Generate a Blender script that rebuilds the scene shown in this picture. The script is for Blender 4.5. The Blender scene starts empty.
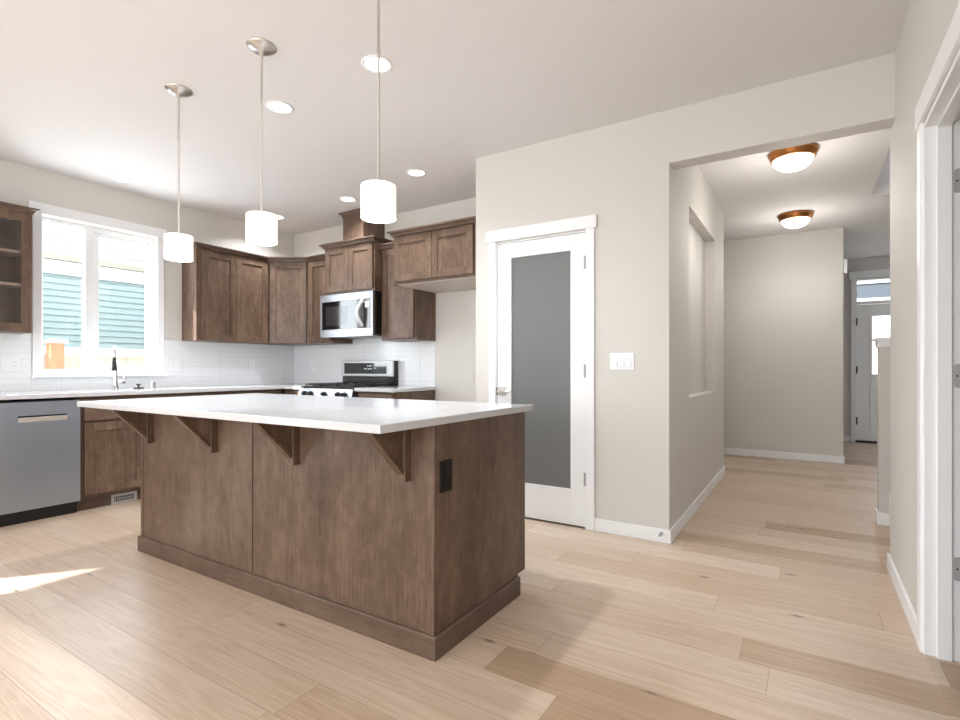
import bpy, bmesh, math, random
from mathutils import Vector, Matrix
random.seed(7)
SC = bpy.context.scene
COL = SC.collection

# ------------------------------------------------------------------ camera, world, sun, lights, exposure
F_PX, HOR = 521.2, 368.0
YAW = math.atan2(807.4 - 480, F_PX)
cam_d = bpy.data.cameras.new('camera'); cam = bpy.data.objects.new('camera', cam_d); COL.objects.link(cam)
cam_d.sensor_width = 36; cam_d.lens = F_PX / 960 * 36; cam_d.shift_y = (HOR - 360) / 960
cam_d.clip_start = .05; cam_d.clip_end = 200
cam.location = (0, 0, 1.108); cam.rotation_euler = (math.pi / 2, 0, YAW)
SC.camera = cam

w = bpy.data.worlds.new('world'); SC.world = w; w.use_nodes = True
bg = w.node_tree.nodes['Background']
bg.inputs[0].default_value = (.93, .97, 1, 1); bg.inputs[1].default_value = 4.6

def lamp(name, kind, loc, power, color=(1, 1, 1), **kw):
    d = bpy.data.lights.new(name, kind); d.energy = power; d.color = color
    for k, v in kw.items(): setattr(d, k, v)
    o = bpy.data.objects.new(name, d); COL.objects.link(o); o.location = loc
    return o

sun = lamp('sun', 'SUN', (-9, -8, 9), 18.0, (1, .98, .96), angle=.009)
E_ = math.radians(30.5)
sun.rotation_euler = Vector((.625 * math.cos(E_), .781 * math.cos(E_), -math.sin(E_))).to_track_quat('-Z', 'Y').to_euler()
# daylight that comes in through the patio windows behind the camera and the sliding door on the left
a = lamp('daylight_back_windows', 'AREA', (-1.6, -3.42, 1.35), 64, (.84, .93, 1), shape='RECTANGLE', size=5.0, size_y=2.1)
a.rotation_euler = Vector((-.3, 1, .5)).to_track_quat('-Z', 'Y').to_euler()
a = lamp('daylight_sliding_door', 'AREA', (-5.26, -1.5, 1.1), 14, (.85, .94, 1), shape='RECTANGLE', size=.52, size_y=1.95)
a.rotation_euler = Vector((1, .1, .05)).to_track_quat('-Z', 'Y').to_euler()
a = lamp('daylight_kitchen_window', 'AREA', (-5.53, 2.16, 1.72), 42, (.86, .94, 1), shape='RECTANGLE', size=.86, size_y=1.25)
a.rotation_euler = Vector((1, 0, -.05)).to_track_quat('-Z', 'Y').to_euler()

a = lamp('daylight_entry_windows', 'AREA', (2.8, 8.3, 1.5), 22, (.88, .95, 1), shape='RECTANGLE', size=1.8, size_y=1.6)
a.rotation_euler = Vector((-1, -.25, 0)).to_track_quat('-Z', 'Y').to_euler()
a = lamp('stairwell_fill', 'AREA', (1.07, 4.9, 4.55), 14, (.97, .98, 1), shape='RECTANGLE', size=.9, size_y=2.0)  # added lamp that brightens the closed stair shaft; no window up there
for x in (-.6, -1.957, -3.2):   # added fill lamps to brighten the near floor; out of view, no fixtures
    lamp('near_floor_fill', 'AREA', (x, .3, 2.728), 4.5, (.93, .97, 1), shape='DISK', size=.12, spread=math.radians(140))
vs = SC.view_settings
vs.view_transform = 'Standard'; vs.look = 'None'; vs.gamma = 1; vs.use_curve_mapping = False
vs.exposure = -0.02

# ------------------------------------------------------------------ helpers
class MB:
    def frm(s, ax, d0, d1, a0, a1, z0, z1, wl, wr, wb, wt):
        """four bars round an opening, on a plane facing axis ax, without overlaps"""
        for p0, p1, q0, q1 in ((a0, a0 + wl, z0, z1), (a1 - wr, a1, z0, z1), (a0 + wl, a1 - wr, z0, z0 + wb), (a0 + wl, a1 - wr, z1 - wt, z1)):
            if p1 - p0 < 1e-5 or q1 - q0 < 1e-5: continue
            if ax == 'x': s.box(d0, d1, p0, p1, q0, q1)
            else: s.box(p0, p1, d0, d1, q0, q1)
        return s
    """collects geometry in world coordinates; build() links it as one mesh object"""
    def __init__(s): s.v = []; s.f = []; s.sm = []
    def add(s, vs_, fs, smooth=False):
        n = len(s.v); s.v += [tuple(x) for x in vs_]
        for f in fs: s.f.append(tuple(i + n for i in f)); s.sm.append(smooth)
        return s
    def box(s, x0, x1, y0, y1, z0, z1):
        vs_ = [(x, y, z) for z in (z0, z1) for y in (y0, y1) for x in (x0, x1)]
        return s.add(vs_, [(0, 2, 3, 1), (4, 5, 7, 6), (0, 1, 5, 4), (2, 6, 7, 3), (0, 4, 6, 2), (1, 3, 7, 5)])
    def obox(s, o, ux, uy, uz):
        """box from corner o with three edge vectors"""
        o, ux, uy, uz = Vector(o), Vector(ux), Vector(uy), Vector(uz)
        vs_ = [o + ux * i + uy * j + uz * k for k in (0, 1) for j in (0, 1) for i in (0, 1)]
        fs = [(0, 2, 3, 1), (4, 5, 7, 6), (0, 1, 5, 4), (2, 6, 7, 3), (0, 4, 6, 2), (1, 3, 7, 5)]
        if ux.cross(uy).dot(uz) < 0: fs = [tuple(reversed(f)) for f in fs]
        return s.add(vs_, fs)
    def prism(s, poly, d):
        """poly: list of 3D points (planar), extruded by vector d"""
        p = [Vector(q) for q in poly]; d = Vector(d); n = len(p)
        nrm = (p[1] - p[0]).cross(p[2] - p[1])
        if nrm.dot(d) > 0: p.reverse()
        vs_ = p + [q + d for q in p]
        fs = [tuple(range(n)), tuple(range(2 * n - 1, n - 1, -1))]
        for i in range(n): j = (i + 1) % n; fs.append((i, i + n, j + n, j))
        return s.add(vs_, fs)
    def lathe(s, c, prof, seg=40, axis='z', smooth=True):
        """prof: (r, h) list along the axis from c"""
        rings = []; c = Vector(c); vs_ = []; fs = []
        for r, h in prof:
            if r < 1e-6: rings.append([len(vs_)]); vs_.append((0, 0, h))
            else:
                rings.append(list(range(len(vs_), len(vs_) + seg)))
                for i in range(seg):
                    t = 2 * math.pi * i / seg; vs_.append((r * math.cos(t), r * math.sin(t), h))
        for a_, b_ in zip(rings, rings[1:]):
            if len(a_) == 1 and len(b_) == 1: continue
            for i in range(seg):
                j = (i + 1) % seg
                if len(a_) == 1: fs.append((a_[0], b_[j], b_[i]))
                elif len(b_) == 1: fs.append((a_[i], a_[j], b_[0]))
                else: fs.append((a_[i], a_[j], b_[j], b_[i]))
        if axis == 'x': M = Matrix(((0, 0, 1), (0, 1, 0), (-1, 0, 0)))
        elif axis == 'y': M = Matrix(((1, 0, 0), (0, 0, 1), (0, -1, 0)))
        elif axis == '-y': M = Matrix(((1, 0, 0), (0, 0, -1), (0, 1, 0)))
        elif axis == '-x': M = Matrix(((0, 0, -1), (0, 1, 0), (1, 0, 0)))
        else: M = Matrix.Identity(3)
        return s.add([c + M @ Vector(q) for q in vs_], fs, smooth)
    def cyl(s, c, r, h, seg=32, axis='z', smooth=True):
        s.lathe(c, [(r, 0), (r, h)], seg, axis, smooth)
        s.lathe(c, [(0, 0), (r, 0)], seg, axis, False); return s.lathe(c, [(r, h), (0, h)], seg, axis, False)
    def tube(s, pts, r, seg=14):
        pts = [Vector(p) for p in pts]; n = len(pts); rr = r if isinstance(r, (list, tuple)) else [r] * n
        vs_ = []; fs = []; up = None
        for i, p in enumerate(pts):
            t = (pts[min(i + 1, n - 1)] - pts[max(i - 1, 0)]).normalized()
            if up is None: up = t.orthogonal().normalized()
            up = (up - t * up.dot(t)).normalized(); b = t.cross(up)
            for k in range(seg):
                a_ = 2 * math.pi * k / seg; vs_.append(p + (up * math.cos(a_) + b * math.sin(a_)) * rr[i])
        for i in range(n - 1):
            for k in range(seg):
                j = (k + 1) % seg; fs.append((i * seg + k, i * seg + j, (i + 1) * seg + j, (i + 1) * seg + k))
        fs.append(tuple(range(seg - 1, -1, -1))); fs.append(tuple((n - 1) * seg + k for k in range(seg)))
        return s.add(vs_, fs, True)
    def sweep(s, path, prof, left=True):
        """path: xy points; prof: closed list of (outward offset, z). outward = right side of the travel direction"""
        P = [Vector((p[0], p[1])) for p in path]; n = len(P); m = len(prof); vs_ = []; fs = []
        nr = []
        for i in range(n - 1):
            d = (P[i + 1] - P[i]).normalized(); nr.append(Vector((d.y, -d.x)))
        for i in range(n):
            if i == 0: o = nr[0]
            elif i == n - 1: o = nr[-1]
            else:
                o = (nr[i - 1] + nr[i]); o = o / o.dot(nr[i])
            for r, z in prof: q = P[i] + o * r; vs_.append((q.x, q.y, z))
        for i in range(n - 1):
            for k in range(m):
                j = (k + 1) % m; fs.append((i * m + k, i * m + j, (i + 1) * m + j, (i + 1) * m + k))
        fs.append(tuple(range(m - 1, -1, -1))); fs.append(tuple((n - 1) * m + k for k in range(m)))
        return s.add(vs_, fs)
    def build(s, name, mat, parent=None, bevel=0, label=None, origin=None):
        o0 = Vector((0, 0, 0))
        q = parent
        while q is not None: o0 = o0 + q.location; q = q.parent
        if origin is not None: o0 = Vector(origin)
        bm = bmesh.new()
        vv = [bm.verts.new(Vector(x) - o0) for x in s.v]
        for f, sm in zip(s.f, s.sm):
            try:
                g = bm.faces.new([vv[i] for i in f]); g.smooth = sm
            except ValueError: pass
        bmesh.ops.recalc_face_normals(bm, faces=bm.faces)
        me = bpy.data.meshes.new(name); bm.to_mesh(me); bm.free()
        me.materials.append(M[mat] if isinstance(mat, str) else mat)
        o = bpy.data.objects.new(name, me); COL.objects.link(o)
        if parent is not None: o.parent = parent
        elif origin is not None: o.location = origin
        if bevel:
            b = o.modifiers.new('bevel', 'BEVEL'); b.width = bevel; b.segments = 2; b.limit_method = 'ANGLE'; b.angle_limit = .6
            b.harden_normals = False
        if label: o['label'] = label
        return o

def tag(o, label, cat, group=None, kind=None):
    o['label'] = label; o['category'] = cat
    if group: o['group'] = group
    if kind: o['kind'] = kind
    return o
def thing(name, loc, label, cat, group=None, kind=None):
    o = bpy.data.objects.new(name, None); COL.objects.link(o); o.location = loc; o.empty_display_size = .1
    return tag(o, label, cat, group, kind)
def copy_tree(o, parent=None):
    c = o.copy(); COL.objects.link(c)
    if parent is not None: c.parent = parent
    for ch in list(o.children): copy_tree(ch, c)
    return c
def st(mb, name, mat, label, cat, bevel=0):
    o = mb.build(name, mat, None, bevel); return tag(o, label, cat, None, 'structure')

# ------------------------------------------------------------------ materials
M = {}
def lin(c):
    r = []
    for x in c:
        x /= 255; r.append(x / 12.92 if x <= .04045 else ((x + .055) / 1.055) ** 2.4)
    return (*r, 1)
class NT:
    def __init__(s, name):
        m = bpy.data.materials.new(name); m.use_nodes = True; M[name] = m; s.m = m
        s.t = m.node_tree; s.b = s.t.nodes['Principled BSDF']; s.x = 0
    def n(s, typ, **kw):
        q = s.t.nodes.new(typ)
        for k, v in kw.items():
            if k.startswith('i_'): q.inputs[int(k[2:])].default_value = v
            else: setattr(q, k, v)
        return q
    def l(s, a_, b_): s.t.links.new(a_, b_)
    def math(s, op, a_, b_=None, c_=None):
        q = s.n('ShaderNodeMath', operation=op)
        for i, v in enumerate((a_, b_, c_)):
            if v is None: continue
            if isinstance(v, (int, float)): q.inputs[i].default_value = v
            else: s.l(v, q.inputs[i])
        return q.outputs[0]
    def ramp(s, fac, stops):
        q = s.n('ShaderNodeValToRGB'); e = q.color_ramp.elements
        while len(e) < len(stops): e.new(.5)
        for el, (p, c) in zip(e, stops): el.position = p; el.color = c
        s.l(fac, q.inputs[0]); return q.outputs[0]
    def mix(s, fac, a_, b_, mode='MIX'):
        q = s.n('ShaderNodeMix', data_type='RGBA', blend_type=mode)
        for sock, v in ((q.inputs[0], fac), (q.inputs[6], a_), (q.inputs[7], b_)):
            if isinstance(v, (int, float)): sock.default_value = v
            elif isinstance(v, tuple): sock.default_value = v
            else: s.l(v, sock)
        return q.outputs[2]
    def vec(s, scale, src='Object', off=None):
        tc = s.n('ShaderNodeTexCoord'); mp = s.n('ShaderNodeMapping'); mp.inputs['Scale'].default_value = scale
        s.l(tc.outputs[src], mp.inputs[0])
        if off is not None: s.l(off, mp.inputs['Location'])
        return mp.outputs[0]
    def noise(s, vec, scale=1, detail=4, rough=.55, dist=0):
        q = s.n('ShaderNodeTexNoise'); q.inputs['Scale'].default_value = scale; q.inputs['Detail'].default_value = detail
        q.inputs['Roughness'].default_value = rough; q.inputs['Distortion'].default_value = dist
        s.l(vec, q.inputs['Vector']); return q.outputs['Fac']
    def bump(s, h, st_=.2, dist=.01):
        q = s.n('ShaderNodeBump'); q.inputs['Strength'].default_value = st_; q.inputs['Distance'].default_value = dist
        s.l(h, q.inputs['Height']); s.l(q.outputs[0], s.b.inputs['Normal'])
    def set(s, **kw):
        for k, v in kw.items():
            k = k.replace('_', ' '); s.b.inputs[k].default_value = v
        return s

def plain(name, rgb, rough=.5, metal=0, spec=.5, **kw):
    t = NT(name); t.set(Base_Color=lin(rgb), Roughness=rough, Metallic=metal, Specular_IOR_Level=spec); t.set(**kw); return t
def paint(name, rgb, rough=.6, bumps=.12, scale=160):
    t = plain(name, rgb, rough, spec=.3)
    n = t.noise(t.vec((1, 1, 1)), scale, 3); t.bump(n, bumps, .002); return t
paint('wall_paint', (210, 207, 202), .65, .15, 120)
paint('ceiling_paint', (218, 216, 216), .8, .35, 60)
paint('trim_white', (238, 239, 241), .35, .02)
plain('vinyl_white', (240, 242, 244), .35)
plain('plate_white', (232, 234, 237), .3)
plain('black_plastic', (18, 17, 17), .35)
plain('black_iron', (22, 22, 23), .55)
plain('outlet_brown', (20, 13, 11), .5, spec=.25)
plain('cab_dark', (62, 46, 38), .6)
plain('melamine', (196, 186, 178), .5)
plain('stem_nickel', (186, 180, 173), .45, .5)
plain('cab_inside', (150, 130, 114), .5)

def wood(name, lo, mid, hi, rough=.38, gs=None):
    gs = gs or ((1, 1, .25), (1, 1, .03), (1, 1, .7))
    t = NT(name)
    oi = t.n('ShaderNodeObjectInfo')
    off = t.n('ShaderNodeCombineXYZ')
    for i, k in enumerate((13.0, 7.0, 5.0)): t.l(t.math('MULTIPLY', oi.outputs['Random'], k), off.inputs[i])
    v1 = t.vec(gs[0], off=off.outputs[0])
    big = t.noise(v1, 6.5, 5, .6, .35)
    fine = t.noise(t.vec(gs[1], off=off.outputs[0]), 150, 3, .6)
    mot = t.noise(t.vec(gs[2], off=off.outputs[0]), 22, 4, .65)
    f = t.math('ADD', t.math('MULTIPLY', big, .48), t.math('ADD', t.math('MULTIPLY', fine, .34), t.math('MULTIPLY', mot, .32)))
    c = t.ramp(f, [(.36, lin(lo)), (.56, lin(mid)), (.78, lin(hi))])
    tone = t.math('MULTIPLY_ADD', oi.outputs['Random'], .16, .92)
    hsv = t.n('ShaderNodeHueSaturation'); t.l(c, hsv.inputs['Color']); t.l(tone, hsv.inputs['Value'])
    t.l(hsv.outputs[0], t.b.inputs['Base Color'])
    t.set(Roughness=rough, Specular_IOR_Level=.4); t.bump(fine, .08, .002)
wood('wood', (60, 45, 36), (95, 75, 61), (127, 106, 90))
wood('wood_flat', (68, 53, 44), (92, 74, 62), (115, 96, 82), gs=((.25, .25, 1), (.03, .03, 1), (.7, .7, 1)))

def floor_mat():
    t = NT('floor_oak'); PW, PL = .19, 1.5
    tc = t.n('ShaderNodeTexCoord'); sp = t.n('ShaderNodeSeparateXYZ'); t.l(tc.outputs['Object'], sp.inputs[0])
    X, Y = sp.outputs[0], sp.outputs[1]
    ys = t.math('DIVIDE', t.math('ADD', Y, 20.03), PW); row = t.math('FLOOR', ys); fy = t.math('FRACT', ys)
    wn = t.n('ShaderNodeTexWhiteNoise', noise_dimensions='1D'); t.l(row, wn.inputs['W'])
    xs = t.math('ADD', t.math('DIVIDE', t.math('ADD', X, 20), PL), t.math('MULTIPLY', wn.outputs['Value'], 9.7))
    col = t.math('FLOOR', xs); fx = t.math('FRACT', xs)
    cb = t.n('ShaderNodeCombineXYZ'); t.l(row, cb.inputs[0]); t.l(col, cb.inputs[1])
    w2 = t.n('ShaderNodeTexWhiteNoise', noise_dimensions='2D'); t.l(cb.outputs[0], w2.inputs['Vector'])
    pid = w2.outputs['Value']
    # seams
    ey = t.math('MULTIPLY', t.math('MINIMUM', fy, t.math('SUBTRACT', 1, fy)), PW)
    ex = t.math('MULTIPLY', t.math('MINIMUM', fx, t.math('SUBTRACT', 1, fx)), PL)
    e = t.math('MINIMUM', ex, ey)
    seam = t.math('SMOOTH_MIN', t.math('DIVIDE', e, .0022), 1, .2)
    # grain
    gv = t.n('ShaderNodeCombineXYZ')
    t.l(t.math('MULTIPLY_ADD', pid, 37, X), gv.inputs[0]); t.l(t.math('MULTIPLY_ADD', pid, 11, Y), gv.inputs[1]); t.l(t.math('MULTIPLY', pid, 5), gv.inputs[2])
    def mp(sc):
        q = t.n('ShaderNodeMapping'); q.inputs['Scale'].default_value = sc; t.l(gv.outputs[0], q.inputs[0]); return q.outputs[0]
    n1 = t.noise(mp((.42, 5.2, 1)), 1.0, 3, .45, .3)
    rings = t.math('FRACT', t.math('MULTIPLY', n1, 17))
    rings = t.math('ABSOLUTE', t.math('SUBTRACT', rings, .5))
    fine = t.noise(mp((2.2, 230, 1)), 1.0, 4, .7)
    med = t.noise(mp((1.4, 16, 1)), 1.0, 4, .6)
    base = t.ramp(pid, [(0, lin((180, 155, 131))), (.06, lin((190, 167, 144))), (.13, lin((203, 183, 163))), (.55, lin((210, 192, 174))), (.85, lin((214, 198, 181))), (1, lin((218, 204, 189)))])
    g = t.math('ADD', t.math('MULTIPLY', fine, .70), t.math('ADD', t.math('MULTIPLY', med, .2), t.math('MULTIPLY', rings, .2)))
    gc = t.ramp(g, [(.34, lin((219, 207, 196))), (.54, lin((242, 238, 234))), (.72, (1, 1, 1, 1))])
    c = t.mix(1, base, gc, 'MULTIPLY')
    vo = t.n('ShaderNodeTexVoronoi', voronoi_dimensions='2D'); vo.inputs['Scale'].default_value = 1.0; vo.inputs['Randomness'].default_value = 1
    t.l(mp((1.5, 4.2, 1)), vo.inputs['Vector'])
    sel = t.n('ShaderNodeSeparateColor'); t.l(vo.outputs['Color'], sel.inputs[0])
    kn = t.math('MULTIPLY', t.math('GREATER_THAN', sel.outputs[0], .8), t.math('SUBTRACT', 1, t.math('SMOOTH_MIN', t.math('DIVIDE', vo.outputs['Distance'], .06), 1, .3)))
    c = t.mix(t.math('MULTIPLY', kn, .95), c, lin((70, 48, 34)))
    c = t.mix(t.math('MULTIPLY', t.math('SUBTRACT', 1, seam), .55), c, lin((96, 72, 54)))
    t.l(c, t.b.inputs['Base Color'])
    t.l(t.math('MULTIPLY_ADD', fine, .12, .34), t.b.inputs['Roughness']); t.set(Specular_IOR_Level=.42)
    hh = t.math('ADD', t.math('MULTIPLY', seam, .6), t.math('MULTIPLY', fine, .25)); t.bump(hh, .2, .002)
floor_mat()

def tile(name, axes):
    t = NT(name)
    tc = t.n('ShaderNodeTexCoord'); sp = t.n('ShaderNodeSeparateXYZ'); t.l(tc.outputs['Object'], sp.inputs[0])
    def edge(sock, size, off):
        f = t.math('FRACT', t.math('DIVIDE', t.math('ADD', sock, off), size))
        return t.math('MULTIPLY', t.math('MINIMUM', f, t.math('SUBTRACT', 1, f)), size)
    e = t.math('MINIMUM', edge(sp.outputs[axes], .2, 20.157), edge(sp.outputs[2], .0515, 10.05))
    m = t.math('SMOOTH_MIN', t.math('DIVIDE', e, .0016), 1, .3)
    c = t.mix(m, lin((198, 198, 199)), lin((232, 234, 237)))
    t.l(c, t.b.inputs['Base Color']); t.set(Roughness=.16, Specular_IOR_Level=.5)
    t.bump(m, .25, .002)
tile('tile_x', 0); tile('tile_y', 1)

t = NT('quartz'); n = t.noise(t.vec((1, 1, 1)), 220, 2)
t.l(t.ramp(n, [(.35, lin((193, 194, 197))), (.65, lin((204, 205, 208)))]), t.b.inputs['Base Color']); t.set(Roughness=.1, Specular_IOR_Level=.5)

def metal(name, rgb, rough, brush=None, aniso=0):
    t = plain(name, rgb, rough, 1)
    if brush:
        n = t.noise(t.vec(brush), 1, 3); t.l(t.math('MULTIPLY_ADD', n, .18, rough - .09), t.b.inputs['Roughness']); t.bump(n, .04, .001)
metal('stainless', (150, 152, 156), .34, (6, 6, 500))
metal('stainless_dw', (174, 184, 198), .4, (900, 900, 4))
metal('nickel', (205, 201, 195), .3)
metal('chrome', (215, 216, 218), .12)
plain('hinge_metal', (178, 178, 180), .5, .4)
metal('bronze', (188, 126, 74), .32)
plain('satin_silver', (205, 206, 209), .4, .3)
plain('black_glass', (10, 10, 11), .06, spec=.6)
plain('display_white', (225, 228, 230), .5)
plain('dark_glass', (46, 45, 46), .08)
plain('rubber_white', (236, 236, 234), .6)
t = plain('clear_glass', (255, 255, 255), 0.0, spec=.5, Transmission_Weight=1.0, IOR=1.45)
# thin clear pane: mostly transparent with a faint mirror
t = NT('pane_glass'); out = t.t.nodes['Material Output']
tr = t.n('ShaderNodeBsdfTransparent'); gl = t.n('ShaderNodeBsdfGlossy'); gl.inputs['Roughness'].default_value = .02
mx = t.n('ShaderNodeMixShader'); mx.inputs[0].default_value = .05
t.l(tr.outputs[0], mx.inputs[1]); t.l(gl.outputs[0], mx.inputs[2]); t.l(mx.outputs[0], out.inputs[0])
# frosted pantry glass
t = plain('frosted_glass', (120, 121, 122), .5, spec=.4, Transmission_Weight=.15)
n = t.noise(t.vec((1, 1, 1)), 400, 2); t.bump(n, .1, .001)

def emit(name, rgb, strength, base=(250, 248, 244)):
    t = plain(name, base, .3); t.set(Emission_Color=lin(rgb), Emission_Strength=strength); return t
emit('lit_opal', (255, 247, 238), .55)
emit('lit_lens', (255, 248, 238), 6.0)
emit('lit_bowl', (255, 240, 218), 3.0)

# outside
t = NT('siding_teal'); sp = t.n('ShaderNodeSeparateXYZ'); tc = t.n('ShaderNodeTexCoord'); t.l(tc.outputs['Object'], sp.inputs[0])
t.set(Base_Color=lin((142, 163, 166)), Roughness=.6)
plain('house_white', (206, 207, 209), .6)
plain('house_beige', (160, 157, 147), .6)
plain('siding_blue', (58, 67, 76), .6)
plain('roofing', (96, 98, 102), .9)
t = NT('cedar'); n = t.noise(t.vec((30, 30, 3)), 1, 4)
t.l(t.ramp(n, [(.3, lin((178, 124, 92))), (.7, lin((198, 150, 116)))]), t.b.inputs['Base Color']); t.set(Roughness=.7)
t = NT('fence_pale'); n = t.noise(t.vec((20, 20, 2)), 1, 4)
t.l(t.ramp(n, [(.3, lin((190, 178, 164))), (.7, lin((204, 196, 186)))]), t.b.inputs['Base Color']); t.set(Roughness=.7)
t = NT('concrete'); n = t.noise(t.vec((1, 1, 1)), 9, 6)
t.l(t.ramp(n, [(.3, lin((170, 168, 162))), (.7, lin((196, 194, 188)))]), t.b.inputs['Base Color']); t.set(Roughness=.9)
t = NT('carpet'); n = t.noise(t.vec((1, 1, 1)), 260, 3, .7)
t.l(t.ramp(n, [(.35, lin((120, 98, 80))), (.65, lin((196, 176, 156)))]), t.b.inputs['Base Color']); t.set(Roughness=1); t.bump(n, .8, .006)

# ------------------------------------------------------------------ room shell
CEIL = 2.74; XL = -5.33; YR = 4.2; YP = 3.425; XR = .385; XH = -.74
def wallbox(mb, x0, x1, y0, y1, holes=(), axis='y', z1=CEIL):
    """wall running along axis with rectangular holes (a0, a1, z0, z1)"""
    cur = y0 if axis == 'y' else x0; end = y1 if axis == 'y' else x1
    def seg(a, b, za, zb):
        if b - a < 1e-4 or zb - za < 1e-4: return
        if axis == 'y': mb.box(x0, x1, a, b, za, zb)
        else: mb.box(a, b, y0, y1, za, zb)
    for a0, a1, za, zb in sorted(holes):
        seg(cur, a0, 0, z1); seg(a0, a1, 0, za); seg(a0, a1, zb, z1); cur = a1
    seg(cur, end, 0, z1); return mb

m = MB().box(-5.52, .385, -3.6, 10, -.1, 0).box(.385, 4, 3.5, 10, -.1, 0); st(m, 'floor', 'floor_oak', 'wide light oak plank floor running through kitchen and hall', 'floor')
m = MB().box(.505, 4, -3.6, 3.51, -.1, -.002); st(m, 'floor_side_room', 'carpet', 'speckled brown carpet beyond the right doorway', 'floor')
m = MB().box(-5.52, .514, -3.6, 10, CEIL, 2.86).box(.514, 4, 6.197, 10, CEIL, 2.86).box(.514, 4, -3.6, 3.63, CEIL, 2.86)
m.box(1.62, 4, 3.63, 6.197, CEIL, 2.86)
m.box(.40, .514, 3.63, 6.197, 2.86, 4.6).box(1.62, 1.74, 3.63, 6.197, 2.86, 4.6).box(.40, 1.74, 6.197, 6.3, 2.86, 4.6).box(.40, 1.74, 3.5, 3.63, 2.86, 4.6).box(.4, 1.74, 3.5, 6.3, 4.6, 4.7)
st(m, 'ceiling', 'ceiling_paint', 'off white flat ceiling over kitchen and hall with stair opening', 'ceiling')

WIN = (1.707, 2.609, 1.046, 2.371)
st(wallbox(MB(), -5.48, XL, -3.6, 4.4, [WIN, (-1.75, -1.19, 0, 2.2)]), 'wall_left', 'wall_paint', 'warm beige wall holding the kitchen window over the sink', 'wall')
st(wallbox(MB(), XL, -2.07, YR, 4.4, axis='x'), 'wall_kitchen', 'wall_paint', 'beige wall behind the range and the empty fridge space', 'wall')
st(wallbox(MB(), -2.19, XH, YP, YP + .12, [(-2.0, -1.285, 0, 2.05)], 'x'), 'wall_pantry', 'wall_paint', 'beige wall around the white pantry door with grey glass', 'wall')
st(MB().box(-2.19, -2.07, YP + .12, YR, 0, CEIL), 'wall_alcove', 'wall_paint', 'beige side wall between fridge space and pantry', 'wall')
st(MB().box(XH, XR, YP, YP + .135, 2.404, CEIL), 'wall_header', 'wall_paint', 'beige header above the opening into the hall', 'wall')
# hall left wall with a tall niche
m = MB(); NY0, NY1, NZ0, NZ1, ND = 4.078, 5.37, .888, 2.311, .09
m.box(XH - ND, XH, YP + .12, NY0, 0, CEIL).box(XH - ND, XH, NY1, 5.95, 0, CEIL).box(XH - ND, XH, NY0, NY1, 0, NZ0).box(XH - ND, XH, NY0, NY1, NZ1, CEIL)
m.box(XH - .16, XH - ND, YP + .12, 5.95, 0, CEIL)
st(m, 'wall_hall', 'wall_paint', 'beige hall wall with a tall recessed niche', 'wall')
st(MB().box(-3.2, .352, 7.35, 7.47, 0, CEIL), 'wall_hall_back', 'wall_paint', 'beige wall facing us at the end of the hall', 'wall')
m = MB().box(-3.2, -3.08, 4.4, 7.35, 0, CEIL).box(-3.08, -.9, 5.83, 5.95, 0, CEIL); st(m, 'wall_side_passage', 'wall_paint', 'beige walls of the passage turning left off the hall', 'wall')
DRX = .607
st(wallbox(MB(), -1.2, 3.0, 9.6, 9.72, [(DRX, 1.53, 0, 2.43)], 'x'), 'wall_entry', 'wall_paint', 'beige wall around the front door', 'wall')
m = MB().box(-1.2, -1.08, 7.47, 9.6, 0, CEIL).box(2.88, 3.0, 3.6, 9.6, 0, CEIL); st(m, 'wall_entry_side', 'wall_paint', 'beige side walls of the entry', 'wall')
st(wallbox(MB(), XR, .505, -3.6, 3.63, [(1.75, 2.635, 0, 2.055)]), 'wall_right', 'wall_paint', 'beige wall on the right with white cased doorway', 'wall')
m = MB().box(.505, 2.9, 3.51, 3.63, 0, CEIL).box(2.9, 3.0, -3.6, 3.63, 0, CEIL); st(m, 'wall_side_room', 'wall_paint', 'beige walls of the room past the right doorway', 'wall')
st(wallbox(MB(), -5.52, 3.0, -3.6, -3.5, [(-4.6, .2, .25, 2.4)], 'x'), 'wall_back', 'wall_paint', 'beige wall with wide windows behind the viewpoint', 'wall')

# low wall with cap by the stairs
st(MB().box(.43, 1.6, 4.63, 4.75, 0, 1.255), 'wall_low', 'wall_paint', 'low beige wall end by the stairs in front of the entry', 'wall')
st(MB().box(.418, 1.6, 4.618, 4.762, 1.255, 1.30).box(.404, 1.6, 4.604, 4.776, 1.30, 1.322), 'trim_cap', 'trim_white', 'white cap moulding on the low wall by the stairs', 'trim', .003)

# baseboards
BH = .085
st(MB().box(-1.227, XH + .013, YP - .013, YP, 0, BH), 'baseboard_pantry', 'trim_white', 'white baseboard right of the pantry door', 'baseboard', .003)
st(MB().box(XH, XH + .013, YP, 5.96, 0, BH).box(XH - .1, XH + .013, 5.95, 5.963, 0, BH), 'baseboard_hall', 'trim_white', 'white baseboard along the hall wall under the niche', 'baseboard', .003)
st(MB().box(-3.08, .365, 7.337, 7.35, 0, BH).box(.352, .365, 7.35, 7.47, 0, BH), 'baseboard_hall_back', 'trim_white', 'white baseboard on the wall at the hall end', 'baseboard', .003)
st(MB().box(XR - .013, XR, 2.696, 3.643, 0, BH).box(XR - .013, .505, 3.63, 3.643, 0, BH), 'baseboard_right', 'trim_white', 'white baseboard between right doorway and hall corner', 'baseboard', .003)
st(MB().box(.417, 1.6, 4.617, 4.63, 0, BH).box(.417, .43, 4.63, 4.763, 0, BH), 'baseboard_low_wall', 'trim_white', 'white baseboard wrapping the low wall by the stairs', 'baseboard', .003)
st(MB().box(-1.08, .545, 9.587, 9.6, 0, BH), 'baseboard_entry', 'trim_white', 'white baseboard left of the front door', 'baseboard', .003)
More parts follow.
